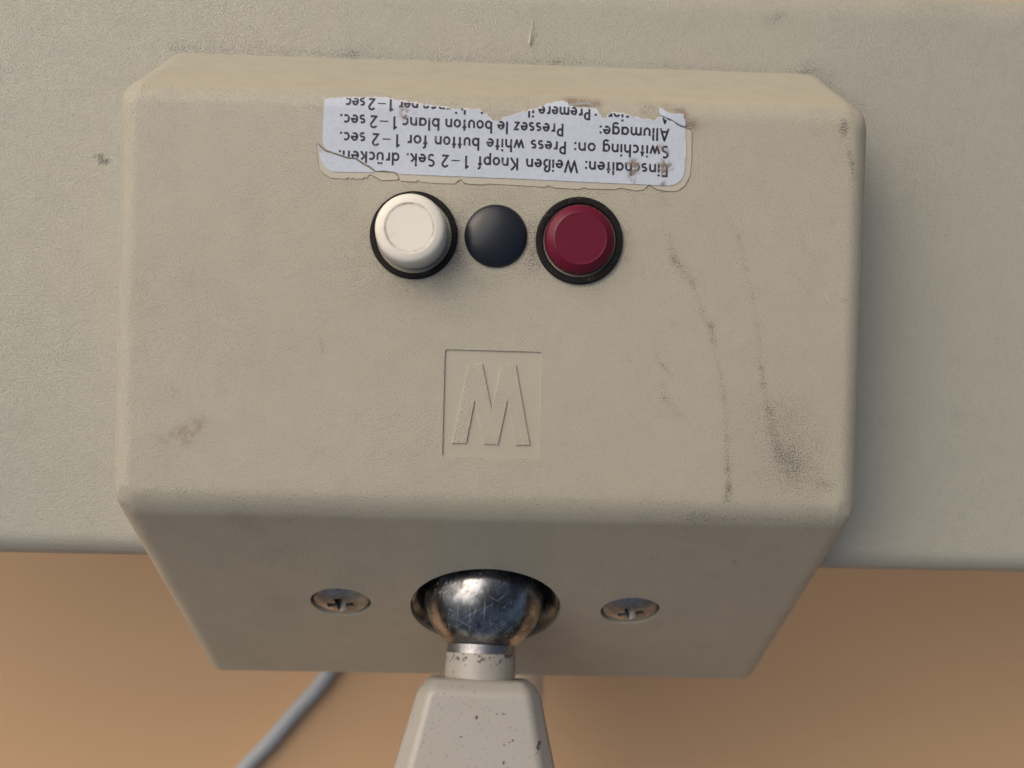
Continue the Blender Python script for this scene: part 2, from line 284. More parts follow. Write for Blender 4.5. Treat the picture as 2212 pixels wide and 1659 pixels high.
def _metal(name, c1, c2, r, scr=False):
    g = N(name)
    v = g.n('ShaderNodeMapping'); g.link(g.co(), v.inputs[0]); v.inputs['Rotation'].default_value = (.5, .9, .6); v.inputs['Scale'].default_value = (1, .06, 1)
    st = g.noise(2600, 2, .6, v.outputs[0])
    low = g.noise(330, 4, .65)
    col = g.mix(g.rng(low, .38, .62), c1, c2)
    n = g.bump(g.noise(450, 2, .5), .0001, .22)
    if scr: n = g.bump(g.rng(st, .62, .70), .00003, .9, n)
    rr = g.math('ADD', g.rng(low, .3, .7, r, r+.16), g.math('MULTIPLY', g.rng(st, .6, .7), .2))
    return g.done(col, rr, n, metal=1.)
M_chrome = _metal('scratched_chrome', (.42, .42, .43), (.13, .13, .135), .17, True)
M_screw = _metal('tarnished_nickel', (.56, .56, .56), (.33, .31, .29), .34)
M_ring = _metal('bare_collar_steel', (.36, .36, .38), (.24, .24, .25), .36)
M_scr = simple('bright_scratched_metal', (.8, .8, .8), .45, metal=1.)
M_pale = simple('brightened_pale_enamel', (.80, .77, .70), .35)  # base colour raised to stand in for light the head blocks
M_cable = simple('grey_cable_sheath', (.38, .41, .44), .5)
def _paper():
    g = N('silver_grey_label_paper')
    f = g.noise(2200, 3, .6)
    c = g.mix(g.rng(f, .35, .65), (.52, .575, .675), (.57, .625, .73))
    c = g.mix(g.rng(g.noise(160, 3, .6), .45, .7, 0, .25), c, (.47, .50, .58))
    c = g.mix(g.math('MULTIPLY', g.attr('stain'), g.rng(g.noise(900, 3, .6), .40, .50), clamp=True), c, (.22, .18, .14))
    return g.done(c, .5, g.bump(g.noise(900, 3, .6), .00012, .5), spec=.5)
M_paper = _paper()
def _ink():
    g = N('dark_violet_grey_ink')
    wear = g.math('MULTIPLY', g.attr('stain'), g.rng(g.noise(900, 3, .6), .40, .50), clamp=True)
    c = g.mix(wear, (.022, .019, .036), (.22, .18, .14))
    c = g.mix(g.rng(g.noise(1900, 1, .5), .62, .70, 0, .5), c, (.3, .3, .37))
    return g.done(c, .5)
M_ink = _ink()
M_film = simple('yellowed_clear_film', (.51, .475, .385), .36, [(500, .00006, .4)], dirt=((.25, .2, .15), 700, .6, .75, .4))
M_edge = simple('dirt_caught_on_film_edge', (.17, .13, .10), .8)
M_back = simple('torn_paper_back', (.66, .66, .68), .6, [(700, .0001, .5)])
M_fibre = simple('dry_straw', (.62, .58, .48), .6)
def _table():
    g = N('brown_table_surface')
    v = g.n('ShaderNodeMapping'); g.link(g.co(), v.inputs[0]); v.inputs['Scale'].default_value = (6, 26, 6); v.inputs['Rotation'].default_value = (0, 0, .25)
    a = g.noise(1, 4, .6, v.outputs[0]); b = g.noise(9, 2, .5)
    c = g.mix(g.rng(a, .3, .7), (.68, .44, .245), (.65, .415, .228))
    c = g.mix(g.rng(b, .35, .7, 0, .35), c, (.61, .385, .208))
    return g.done(c, .5, g.bump(g.noise(300, 3, .6), .0001, .3))
M_table = _table()

# ------------------------------------------------------------------ setting: the surface below
bm = bmesh.new(); bmesh.ops.create_cube(bm, size=1)
bmesh.ops.scale(bm, vec=(1200, 900, 22), verts=bm.verts); bmesh.ops.translate(bm, vec=(60, 40, -141), verts=bm.verts)
bmesh.ops.bevel(bm, geom=bm.edges[:], offset=3, segments=3, affect='EDGES', profile=.5)
tb = from_bm('tabletop', bm, M_table, smooth=False); tag(tb, 'plain brown tabletop lying out of focus beneath the lamp', kind='structure')

# ------------------------------------------------------------------ the lamp
lamp = bpy.data.objects.new('desk_lamp', None); COL.objects.link(lamp)
lamp.empty_display_size = .02
tag(lamp, 'beige desk lamp head seen from above with white and red buttons and a torn label', 'lamp')
lamp.location = (0, -50*MM, -130*MM)
KEEP = []          # parts parented at the end with the offset undone
def part(o, parent=None):
    o.parent = parent or lamp
    if parent is None: o.location = Vector(o.location) - lamp.location
    return o

H = 17.24; W = 51.6; YT = 39.83; YB = -16.72; YTB = 50.27; YD = -54.9; ZD = -44.4; YS = -27.9
# reflector housing: the long flat shade behind the switch box
bm = bmesh.new()
YR = 63.0
prof = [(YS, -H), (YR, -H), (YR+7.5, -H-19), (YR+3, -H-30), (YS+2, -H-30), (YS-.4, -H-24)]
L = 230
va = [bm.verts.new((-L, y, z)) for y, z in prof]; vb = [bm.verts.new((L, y, z)) for y, z in prof]
bm.faces.new(va); bm.faces.new(vb)
for i in range(len(prof)): j = (i+1) % len(prof); bm.faces.new((va[i], va[j], vb[j], vb[i]))
bmesh.ops.recalc_face_normals(bm, faces=bm.faces)
bw = bm.edges.layers.float.new('bevel_weight_edge')
for e in bm.edges:
    m = (e.verts[0].co+e.verts[1].co)/2
    e[bw] = 1.0 if m.z > -H-.1 else .6
bm = evaluated(bm, [('BEVEL', dict(width=3.6, segments=8, limit_method='WEIGHT', harden_normals=False))])
grid_cut(bm, 0, np.concatenate([np.arange(-80, 80.1, .8)]))
grid_cut(bm, 1, np.arange(-30, 66, .8))
slab = part(from_bm('reflector_housing', bm, M_slab)); tag(slab, 'long flat grey beige lamp shade behind the button box')
co = np.zeros(len(slab.data.vertices)*3); slab.data.vertices.foreach_get('co', co); co = co.reshape(-1, 3)/MM
top = (co[:, 2] > -H-2.5)
set_attr(slab, 'dirt', seg_mask(co, SLAB_SMEARS)*top*.7); set_attr(slab, 'stain', np.zeros(len(co))); set_attr(slab, 'grain', np.ones(len(co)))

# switch box
bm = bmesh.new()
prof = [(YTB+.7, -H-1.2), (YT, 0), (YB, 0), (YD, ZD), (YS+1.2, ZD), (YS+1.2, -H-1.2)]
va = [bm.verts.new((-W-.25, y, z)) for y, z in prof]; vb = [bm.verts.new((W, y, z)) for y, z in prof]
bm.faces.new(va); bm.faces.new(vb)
for i in range(len(prof)): j = (i+1) % len(prof); bm.faces.new((va[i], va[j], vb[j], vb[i]))
bmesh.ops.recalc_face_normals(bm, faces=bm.faces)
bw = bm.edges.layers.float.new('bevel_weight_edge')
def near(v, y, z): return abs(v.co.y-y) < .01 and abs(v.co.z-z) < .01
for e in bm.edges:
    a, b = e.verts; side = abs(a.co.x-b.co.x) < .01; wgt = 0
    pr = [(near(a, *p), near(b, *p)) for p in prof]
    if side:
        k = {i for i, (x, y) in enumerate(pr) if x or y}
        if k == {0, 1}: wgt = .85     # upright corner of the rear wall
        elif k == {1, 2}: wgt = .80   # side edges of the top face
        elif k == {2, 3}: wgt = .85   # side edges of the front slope
        elif k == {3, 4}: wgt = .3
    else:
        if pr[1] == (True, True): wgt = .50
        if pr[2] == (True, True): wgt = .62
        if pr[3] == (True, True): wgt = .30
    e[bw] = wgt
DS = Vector((0, YD-YB, ZD)).normalized()             # down the front slope
DN = Vector((0, ZD, -(YD-YB))).normalized()*1.0      # slope normal
if DN.z < 0: DN = -DN
def on_slope(x, y, off=0.): return Vector((x, y, (y-YB)*(ZD/(YD-YB)))) + DN*off
def slope_frame(x, y, off=0., rot=0.):
    X = Vector((1, 0, 0)); Mx = Matrix((X, -DS, DN)).transposed().to_4x4()
    return Matrix.Translation(on_slope(x, y, off)) @ Mx @ Matrix.Rotation(rot, 4, 'Z')
HX, HY = -.1, -36.2
cut = lathe(rounded([(0, -11), (9, -11), (12.1, -4), (12.3, 4), (0, 4)], {1: 2.5}), 72, M=slope_frame(HX, HY) @ Matrix.Diagonal((1, 1.12, 1, 1)))
for sx, sy in ((-23.4, -35.25), (23.55, -36.1)):
    lathe([(0, -3), (4.85, -3), (4.85, 2), (0, 2)], 48, bm=cut, M=slope_frame(sx, sy))
rc = prism([(-6.55, 5.43), (6.66, 5.40), (6.68, -9.25), (-6.58, -9.15)], -.22, 1)
bmesh.ops.bevel(rc, geom=[e for e in rc.edges if abs(e.verts[0].co.z-e.verts[1].co.z) > .5], offset=.35, segments=4, affect='EDGES', profile=.5)
me = bpy.data.meshes.new('t'); rc.to_mesh(me); rc.free(); cut.from_mesh(me)
bm = evaluated(bm, [('BEVEL', dict(width=4.2, segments=10, limit_method='WEIGHT')), ('BOOLEAN', dict(operation='DIFFERENCE', solver='EXACT', object=cut))])
st = .45
grid_cut(bm, 0, np.arange(-51, 51.1, st)); grid_cut(bm, 1, np.arange(-54, 50, st))
box = part(from_bm('switch_box', bm, M_box, sharp=32)); tag(box, 'raised beige box with sloping front carrying the buttons')
co = np.zeros(len(box.data.vertices)*3); box.data.vertices.foreach_get('co', co); co = co.reshape(-1, 3)/MM
up = co[:, 2] > -1.6
d = seg_mask(co, SMEARS)*up*1.0 + seg_mask(co, FRONT_SMEARS, 3)*.8
base_front = (co[:, 1] < YB-1)*.06
d = d + base_front
# grime hugging the button collars
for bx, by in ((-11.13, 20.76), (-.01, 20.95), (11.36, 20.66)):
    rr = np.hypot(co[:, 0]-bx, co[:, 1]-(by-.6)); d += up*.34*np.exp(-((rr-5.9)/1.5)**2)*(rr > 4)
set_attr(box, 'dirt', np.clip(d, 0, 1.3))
st_ = seg_mask(co, [(-41.4, -7.2, -39.6, -5.9, 1.5, .5), (-44.5, -7.3, -41, -7, 1.4, .25)])*up \
    + seg_mask(co, [(-14.5, 14.5, -13, 13.5, 3.0, .16), (-18, 22, -18.5, 18, 1.8, .18), (-5.5, 21, -5.2, 19, .9, .5), (5.2, 21.5, 5.3, 19, .9, .5), (17.8, 22, 18, 18, .7, .25)])*up \
    + seg_mask(co, [(9.2, 39.6, 13.2, 39.5, .8, .75), (24.8, 38.4, 26.6, 36.9, .9, .8), (23, 39.2, 24.4, 38.9, .8, .5), (19.9, 38.6, 20.6, 38.4, .6, .5), (-34.4, -35.2, -33, -36, 2, .3)])
set_attr(box, 'stain', np.clip(st_, 0, 1))
floor = (co[:, 2] < -.12) & (co[:, 2] > -.4) & (co[:, 1] < 6) & (co[:, 1] > -10) & (abs(co[:, 0]) < 7)
wall = np.clip((co[:, 1]-YT-.0)/.8, 0, 1)*np.clip((-co[:, 2]-.3)/.6, 0, 1)
sidew = np.clip((-co[:, 2]-2.2)/1.2, 0, 1)*(abs(co[:, 0]) > 50.2)
gr = np.where(floor, .08, 1 - .93*np.maximum(wall, sidew)); gr = np.where(co[:, 1] < YB-.5, np.minimum(gr, .62), gr)
set_attr(box, 'grain', gr)
deps = bpy.context.evaluated_depsgraph_get()
TREE = BVHTree.FromPolygons([tuple(v) for v in co], [tuple(p.vertices) for p in box.data.polygons])
def height(x, y):
    h = TREE.ray_cast(Vector((x, y, 20)), Vector((0, 0, -1)))[0]
    return h.z if h else 0.
def flat_attrs(o, stain=None):
    n = len(o.data.vertices); c = np.zeros(n*3); o.data.vertices.foreach_get('co', c); c = c.reshape(-1, 3)/MM
    set_attr(o, 'dirt', np.zeros(n)); set_attr(o, 'grain', np.ones(n))
    set_attr(o, 'stain', np.clip(seg_mask(c, stain), 0, 1.) if stain else np.zeros(n))

# raised letter in the recessed square
bm = prism(LETTER, -.23, -.02)
bmesh.ops.bevel(bm, geom=[e for e in bm.edges if e.verts[0].co.z > -.1 and e.verts[1].co.z > -.1], offset=.07, segments=2, affect='EDGES', profile=.5)
lt = from_bm('raised_letter', bm, M_box, smooth=False); lt.parent = box; flat_attrs(lt); lt.data.attributes['grain'].data.foreach_set('value', [.7]*len(lt.data.vertices))

# Phillips screws in the slope
def screw(x, y, rot, tilt):
    hd = lathe(rounded([(0, .55), (2.6, .42), (4.5, -.35), (4.6, -.8), (0, -2.6)], {2: .3}), 48)
    cx = bmesh.new()
    for a in (0, pi/2):
        bmesh.ops.create_cube(cx, size=1, matrix=Matrix.Rotation(a, 4, 'Z') @ Matrix.Translation((0, 0, .2)) @ Matrix.Diagonal((5.4, 1.5, 2.8, 1)))
    for v in cx.verts:
        if v.co.z < 0: v.co.x *= .45; v.co.y *= .45
    c1 = bmesh.new(); bmesh.ops.create_cube(c1, size=1, matrix=Matrix.Translation((0, 0, .2)) @ Matrix.Diagonal((5.4, 1.5, 2.8, 1)))
    for v in c1.verts:
        if v.co.z < 0: v.co.x *= .5; v.co.y *= .8
    c2 = bmesh.new(); bmesh.ops.create_cube(c2, size=1, matrix=Matrix.Translation((0, 0, .21)) @ Matrix.Diagonal((1.5, 5.4, 2.8, 1)))
    for v in c2.verts:
        if v.co.z < 0: v.co.x *= .8; v.co.y *= .5
    cx.free()
    b = evaluated(hd, [('BOOLEAN', dict(operation='DIFFERENCE', solver='EXACT', object=c1))])
    b = evaluated(b, [('BOOLEAN', dict(operation='DIFFERENCE', solver='EXACT', object=c2))])
    o = from_bm('screw', b, [M_screw, M_hole], sharp=30); o.parent = box
    for p in o.data.polygons:
        c = p.center/MM
        if c.z < .25 and math.hypot(c.x, c.y) < 2.9 and (abs(c.x) < .85 or abs(c.y) < .85) and c.z > -1.5: p.material_index = 1
    Mx = slope_frame(x, y, -.02, rot) @ Matrix.Rotation(tilt, 4, 'X')
    Mx.translation = Mx.translation*MM; o.matrix_local = Mx
    return o
screw(-23.4, -35.25, .12, 0.0); screw(23.55, -36.1, .35, .03)

# socket lining behind the ball
bm = lathe(rounded([(12.05, -.75), (11.7, -.7), (10.9, -2.6), (10.35, -5.2), (9.0, -10.2), (0, -10.7)], {2: .6}), 72, M=slope_frame(HX, HY) @ Matrix.Diagonal((1, 1.12, 1, 1)))
for f in bm.faces: f.normal_flip()
o = from_bm('ball_socket', bm, M_hole); o.parent = box

# buttons
POSE = {}
def cyl_part(name, prof, mat, x, y, z, n=72, tx=0., ty=0., parent=None, sharp=35):
    o = from_bm(name, lathe(prof, n), mat, sharp=sharp)
    Mx = Matrix.Translation((x, y, z)) @ Matrix.Rotation(tx, 4, 'X') @ Matrix.Rotation(ty, 4, 'Y'); Mx.translation = Mx.translation*MM
    Mx = Matrix.Translation(-lamp.location) @ Mx
    POSE[o.name] = Mx
    o.parent = parent or lamp
    o.matrix_basis = Mx if parent is None else POSE[parent.name].inverted() @ Mx
    return o
collar = lambda ro, ri, h: rounded([(ro, -.3), (ro-.03, h), (ri, h-.05), (ri-.02, -.25), (ri-.3, -.3)], {1: .28, 2: .22})
capw = rounded([(4.66, .05), (4.6, 5.15), (3.35, 5.5), (3.15, 5.42), (0, 5.40)], {1: .75, 2: .15, 3: .1})
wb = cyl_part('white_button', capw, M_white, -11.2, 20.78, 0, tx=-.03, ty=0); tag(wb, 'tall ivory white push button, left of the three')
cyl_part('collar', collar(5.96, 5.15, .55), M_rub, -11.13, 20.76, 0, parent=wb)
capr = rounded([(4.75, .02), (4.62, 1.5), (3.5, 2.42), (3.35, 2.36), (0, 2.34)], {1: .25, 2: .18})
rb = cyl_part('red_button', capr, M_red, 11.36, 20.7, 0, tx=.01); tag(rb, 'dark red push button with bevelled rim, right of the three')
cyl_part('collar', collar(5.96, 4.98, .6), M_rub, 11.36, 20.66, 0, parent=rb)
dome = [(4.28, -.1), (4.28, .12)] + [(4.28*sin(t), .12 + .0 + 1.25*cos(t)) for t in [pi/2*(1-i/12) for i in range(1, 12)]] + [(0, 1.37)]
db = cyl_part('black_dome', dome, M_black, -.01, 20.97, 0); tag(db, 'low domed black plug between the two buttons')

# ------------------------------------------------------------------ label
def sheet(name, pts, th, z, mat, parent, stain=None, curl=None, smooth=False):
    bm = prism(pts, 0, th)
    bmesh.ops.triangulate(bm, faces=[f for f in bm.faces if len(f.verts) > 4])
    ys = [p[1] for p in pts]; xs = [p[0] for p in pts]
    grid_cut(bm, 1, np.arange(min(ys)+.3, max(ys), .5)); grid_cut(bm, 0, np.arange(min(xs)+.3, max(xs), .5))
    for v in bm.verts:
        v.co.z += height(v.co.x, v.co.y) + z + (curl(v.co.x, v.co.y) if curl else 0)
    o = from_bm(name, bm, mat, smooth=smooth); o.parent = parent
    if stain is not None: flat_attrs(o, stain)
    return o
PST = [(18.6, 30.6, 18.8, 31.1, .5, 1.3), (18.3, 29.9, 18.5, 30.3, .5, 1.3), (17.9, 31.2, 18.4, 31.6, .35, 1.3), (22.9, 31.2, 22.3, 31.0, .45, 1.6), (22.5, 30.3, 22.8, 31.6, .35, 1.3), (23.4, 31.3, 23.6, 30.9, .35, 1.3),
       (-12.9, 37.5, -12.8, 36.8, .42, 2.2), (-12.9, 37.3, -11.4, 37.5, .25, .6), (18.6, 28.9, 18.6, 29.2, .2, 1.2), (22.5, 28.3, 22.6, 28.6, .35, 1.4), (-24.1, 32.1, -24.0, 31.9, .2, .9), (22.9, 33.2, 22.2, 33.6, .5, .7)]
film = from_bm('tmp', bmesh.new(), M_film); bpy.data.objects.remove(film)
def rag(pts, amp, step=.22):
    rg = random.Random(5); out = []
    for a, c in zip(pts, pts[1:]):
        m = max(1, int(math.dist(a, c)/step))
        out += [(a[0]+(c[0]-a[0])*i/m+(rg.uniform(-amp, amp) if i else 0), a[1]+(c[1]-a[1])*i/m+(rg.uniform(-amp, amp) if i else 0)) for i in range(m)]
    return out+[pts[-1]]
NT = 64; TORN = rag(MAIN[:NT], .07); MAIN = TORN + MAIN[NT:]
label = sheet('instruction_label', MAIN, .10, .045, M_paper, None, PST); part(label)
tag(label, 'silvery grey switching-on instruction label with torn upper edge, upside down')
def lsub(o): o.parent = label; return o
FM = list(FILM[1:-2])
tail = [(25.45, 36.25), (25.3, 34), (25.3, 30.6), (24.9, 29.4), (24, 28.9), (20, 28.75), (10, 28.85), (0, 29.0), (-10, 29.1), (-16, 29.15), (-22.1, 29.15), (-23.4, 30), (-23.9, 31), (-24.2, 32.4)]
film = sheet('clear_film_margin', FM + [(26.35, 36.1), (25.66, 36.3)] + tail, .05, .008, M_film, label)
tag(film, 'yellowed clear film margin round the label')
sheet('torn_corner_piece', CORNER, .09, .05, M_paper, label, PST)
sheet('torn_flap', FLAP1, .07, .16, M_back, label, curl=lambda x, y: .35*max(0, y-39.0)*3)
sheet('torn_flap', FLAP2, .08, .12, M_paper, label, PST, curl=lambda x, y: .5*max(0, (x-22)*.12+(y-37.2)*.25))
def ribbon(bm, P, w, z, drape=True):
    P = [Vector((*p, 0)) for p in P]; L = []
    closed = (P[0]-P[-1]).length < 1e-6
    for i, p in enumerate(P):
        if closed: a, b = P[i-1 if i else -2], P[(i+1) if i < len(P)-1 else 1]
        else: a, b = P[max(i-1, 0)], P[min(i+1, len(P)-1)]
        t1 = (p-a).normalized() if (p-a).length > 1e-6 else (b-p).normalized()
        t2 = (b-p).normalized() if (b-p).length > 1e-6 else t1
        n1 = Vector((-t1.y, t1.x, 0)); n2 = Vector((-t2.y, t2.x, 0)); n = (n1+n2)
        n = n.normalized() if n.length > .2 else n1
        k = min(1.6, 1/max(.5, n.dot(n1))); ww = (w[i] if isinstance(w, list) else w)/2*k
        q = []
        for s in (1, -1):
            c = p+n*ww*s; q.append(bm.verts.new((c.x, c.y, (height(c.x, c.y) if drape else 0)+z)))
        L.append(q)
    for a, b in zip(L, L[1:]):
        f = bm.faces.new((a[0], a[1], b[1], b[0]))
bm = bmesh.new(); fe = FILM[1:-2]
ribbon(bm, fe+[(26.35, 36.1), (25.6, 36.45)], [random.uniform(.03, .11) for _ in range(len(fe)+2)], .064)
bmesh.ops.recalc_face_normals(bm, faces=bm.faces)
lsub(from_bm('film_edge_dirt', bm, M_edge, smooth=False))
bm = bmesh.new(); ck = [(a[0]*.5+b[0]*.5, a[1]*.5+b[1]*.5+random.uniform(-.05, .05)) for a, b in zip(CRACK, CRACK[1:])]
ck = sum([[a, b] for a, b in zip(CRACK, ck)], [])+[CRACK[-1]]
ribbon(bm, ck, [random.uniform(.05, .15) for _ in ck], .156)
lsub(from_bm('crack', bm, M_edge, smooth=False))

bm = bmesh.new(); rg = random.Random(9); run = []
for q in TORN[6:]:
    if rg.random() < .86: run.append((q[0], q[1]+.03))
    else:
        if len(run) > 2: ribbon(bm, run, [rg.uniform(.05, .24) for _ in run], .160)
        run = []
bmesh.ops.recalc_face_normals(bm, faces=bm.faces)
lsub(from_bm('torn_fibres', bm, M_back, smooth=False))['kind'] = 'stuff'
for P, wd in (([(45.0, 14.9), (45.5, 14.3), (45.8, 13.6), (46.3, 13.0)], [.05, .18, .22, .05]), ([(25.6, 29.2), (25.9, 28.4)], [.05, .13]), ([(26.8, 27.9), (26.2, 27.2)], [.12, .04]), ([(-37.3, 5.4), (-37.0, 4.9)], [.04, .08])):
    bm = bmesh.new(); ribbon(bm, P, wd, .012)
    bmesh.ops.recalc_face_normals(bm, faces=bm.faces)
    o = from_bm('pale_scuff', bm, M_film, smooth=False); o.parent = box

# lettering: a small stroke alphabet, cap height 1, x-height .66
def arc(cx, cy, rx, ry, a0, a1, n=10):
    return [(cx+rx*cos(radians(a0+(a1-a0)*i/n)), cy+ry*sin(radians(a0+(a1-a0)*i/n))) for i in range(n+1)]
el = lambda cx=.25, cy=.33, rx=.205, ry=.265: arc(cx, cy, rx, ry, 0, 360, 16)
arch = lambda x0, x1, leg=0.: [(x0, .36)] + arc((x0+x1)/2, .38, (x1-x0)/2, .215, 180, 0) + [(x1, leg)]
ucup = lambda x0, x1: [(x0, .66), (x0, .28)] + arc((x0+x1)/2, .28, (x1-x0)/2, .215, 180, 360) + [(x1, .66)]
dot = lambda x, y: [(x-.005, y-.085), (x+.005, y+.085)]
DOTW = 1.15
G = {
 'o': (.5, [el()]), 'a': (.52, [el(), [(.455, .66), (.455, 0)]]),
 'c': (.42, [arc(.25, .33, .205, .265, 48, 312, 12)]),
 'd': (.52, [el(), [(.455, 1.02), (.455, 0)]]), 'b': (.52, [[(.065, 1.02), (.065, 0)], el(.27)]),
 'p': (.52, [[(.065, .66), (.065, -.3)], el(.27)]),
 'g': (.52, [el(), [(.455, .66), (.455, -.08)] + arc(.27, -.08, .185, .17, 0, -150, 8)]),
 'e': (.5, [[(.06, .34), (.45, .34)] + arc(.25, .33, .205, .265, 2, 310, 14)]),
 'n': (.5, [[(.065, .66), (.065, 0)], arch(.065, .435)]), 'h': (.5, [[(.065, 1.02), (.065, 0)], arch(.065, .435)]),
 'm': (.8, [[(.065, .66), (.065, 0)], arch(.065, .40), arch(.40, .735)]),
 'u': (.5, [ucup(.065, .435)]), 'ü': (.5, [ucup(.065, .435), dot(.15, .88), dot(.35, .88)]),
 'r': (.33, [[(.065, .66), (.065, 0)], [(.065, .36)] + arc(.25, .36, .185, .235, 180, 75, 7)]),
 's': (.42, [arc(.21, .455, .145, .14, 35, 270, 9) + arc(.21, .175, .155, .14, 90, -140, 9)]),
 't': (.3, [[(.15, .9), (.15, 0)], [(.0, .60), (.3, .60)]]),
 'f': (.3, [[(.31, .97)] + arc(.27, .83, .13, .14, 90, 180, 5) + [(.14, 0)], [(.0, .60), (.29, .60)]]),
 'i': (.14, [[(.07, .66), (.07, 0)], dot(.07, .90)]), 'l': (.14, [[(.07, 1.02), (.07, 0)]]),
 'k': (.47, [[(.065, 1.02), (.065, 0)], [(.41, .66), (.1, .32)], [(.17, .40), (.45, 0)]]),
 'z': (.42, [[(.03, .60), (.38, .60), (.04, .06), (.4, .06)]]),
 'w': (.72, [[(.03, .66), (.2, .05), (.36, .60), (.52, .05), (.69, .66)]]),
 'ß': (.52, [[(.065, 0), (.065, .76)] + arc(.24, .77, .175, .19, 180, 0, 8) + [(.40, .70), (.26, .56)] + arc(.27, .3, .19, .25, 80, -115, 9)]),
 'S': (.52, [arc(.26, .70, .19, .22, 40, 262, 10) + arc(.25, .26, .20, .21, 84, -140, 11)]),
 'W': (.98, [[(.03, 1.0), (.26, .06), (.49, .94), (.72, .06), (.95, 1.0)]]),
 'K': (.58, [[(.075, 1.0), (.075, 0)], [(.52, 1.0), (.1, .47)], [(.2, .58), (.56, 0)]]),
 'P': (.52, [[(.075, 0), (.075, .93), (.24, .93)] + arc(.25, .69, .2, .24, 90, -90, 9) + [(.08, .45)]]),
 'E': (.46, [[(.44, .93), (.075, .93), (.075, .07), (.44, .07)], [(.08, .52), (.40, .52)]]),
 'A': (.64, [[(.03, 0), (.32, .98), (.61, 0)], [(.13, .28), (.51, .28)]]),
 '1': (.26, [[(.0, .80), (.19, .97), (.19, 0)]]),
 '2': (.48, [arc(.24, .73, .19, .2, 165, -25, 9) + [(.06, .07), (.46, .07)]]),
 '–': (.5, [[(.0, .42), (.5, .42)]]), ':': (.14, [dot(.07, .08), dot(.07, .55)]), '.': (.14, [dot(.07, .08)]),
}
def inside(x, y, poly):
    c = False; n = len(poly)
    for i in range(n):
        x1, y1 = poly[i]; x2, y2 = poly[(i+1) % n]
        if (y1 > y) != (y2 > y) and x < (x2-x1)*(y-y1)/(y2-y1)+x1: c = not c
    return c
CAP = 1.72
bm = bmesh.new(); kz = 0
for wd, x0, y0, x1, y1 in WORDS:
    adv = [G[c][0] for c in wd]; gap = .135
    tot = sum(adv)+gap*(len(wd)-1); dx = (x1-x0); sc = abs(dx)/tot
    if wd == '1': sc = 1.75
    if wd in ('2',): sc = min(sc, 2.0)
    pen = 0
    for c, a in zip(wd, adv):
        for st_ in G[c][1]:
            isdot = len(st_) == 2 and abs(st_[0][0]-st_[1][0]) < .02 and abs(st_[0][1]-st_[1][1]) < .2
            lw = .30 if isdot else (.18 if c == '–' else .295)
            pts = []
            for k in range(len(st_)-1):
                (ax, ay), (bx, by) = st_[k], st_[k+1]
                m = max(1, int(math.hypot(bx-ax, by-ay)/.09))
                pts += [(ax+(bx-ax)*i/m, ay+(by-ay)*i/m) for i in range(m)]
            pts.append(st_[-1])
            # upside down: text runs towards -x, its top towards -y
            wp = [(x0-(pen+px)*sc, y0+(y1-y0)*((pen+px)*sc/abs(dx)) - py*CAP) for px, py in pts]
            run = []; kz = (kz+1) % 4
            for q in wp+[None]:
                ok = q is not None and (inside(*q, MAIN) or inside(*q, CORNER))
                if ok: run.append(q)
                else:
                    if len(run) > 1: ribbon(bm, run, lw, .150+kz*.0015)
                    run = []
        pen += a+gap
bmesh.ops.recalc_face_normals(bm, faces=bm.faces)
for f in bm.faces:
    if f.normal.z < 0: f.normal_flip()
tx = lsub(from_bm('lettering', bm, M_ink, smooth=False)); flat_attrs(tx, PST)

# ------------------------------------------------------------------ ball joint and arm
BC = Vector((-.38, -33.8, -24.0)); BR = 9.9
AD = Vector((-.028, -cos(radians(17)), sin(radians(17)))).normalized()
AX = AD.cross(Vector((0, 0, 1))).normalized(); AX = AX if AX.x > 0 else -AX
AN = AX.cross(AD); AN = AN if AN.z > 0 else -AN
def arm_frame(s): return Matrix.Translation(BC+AD*s) @ Matrix((AX, AN.cross(AX) if False else AN, AD)).transposed().to_4x4()
bm = bmesh.new(); bmesh.ops.create_uvsphere(bm, u_segments=64, v_segments=40, radius=BR, matrix=Matrix.Translation(BC))
ball = part(from_bm('swivel_ball', bm, M_chrome)); tag(ball, 'scratched chrome ball of the swivel joint')
# frame with local z along the arm
def lathe_arm(name, prof, mat, parent=None):
    o = from_bm(name, lathe(prof, 64, M=arm_frame(0)), mat, sharp=40)
    if parent is None: part(o)
    else: o.parent = parent
    return o
lathe_arm('steel_collar', rounded([(0, 5), (5.35, 5), (5.5, 7.3), (5.5, 9.6), (0, 9.6)], {1: .2}), M_ring, ball)
# arm body: trapezoid loft that widens along its length
def section(s, hw, hf, zt, zb):
    """outline across the arm at distance s: flat front of half width hf, widest hw lower down"""
    F = arm_frame(s)
    return [F @ Vector(p+(0,)) for p in ((-hf, zt), (hf, zt), (hw, zt-2.6), (hw, zb), (-hw, zb), (-hw, zt-2.6))]
bm = bmesh.new(); secs = []
for s, hw, hf, zt, zb in ((13.4, 8.0, 6.8, 6.1, -6), (15.2, 9.5, 7.6, 7.6, -7.5), (30, 13.1, 10.6, 8.0, -8), (60, 15, 12.4, 8.4, -8.5), (104, 15.4, 12.8, 8.4, -8.5)):
    secs.append([bm.verts.new(v) for v in section(s, hw, hf, zt, zb)])
for a, b in zip(secs, secs[1:]):
    for i in range(6): bm.faces.new((a[i], a[(i+1) % 6], b[(i+1) % 6], b[i]))
bm.faces.new(secs[0]); bm.faces.new(secs[-1]); bmesh.ops.recalc_face_normals(bm, faces=bm.faces)
bm = evaluated(bm, [('BEVEL', dict(width=.75, segments=5, limit_method='ANGLE', angle_limit=radians(14)))])
grid_cut(bm, 1, np.arange(-66, -44, .35)); grid_cut(bm, 0, np.arange(-14, 14, .35))
arm = part(from_bm('upper_arm', bm, M_arm)); tag(arm, 'light grey enamelled arm that widens away from the ball')
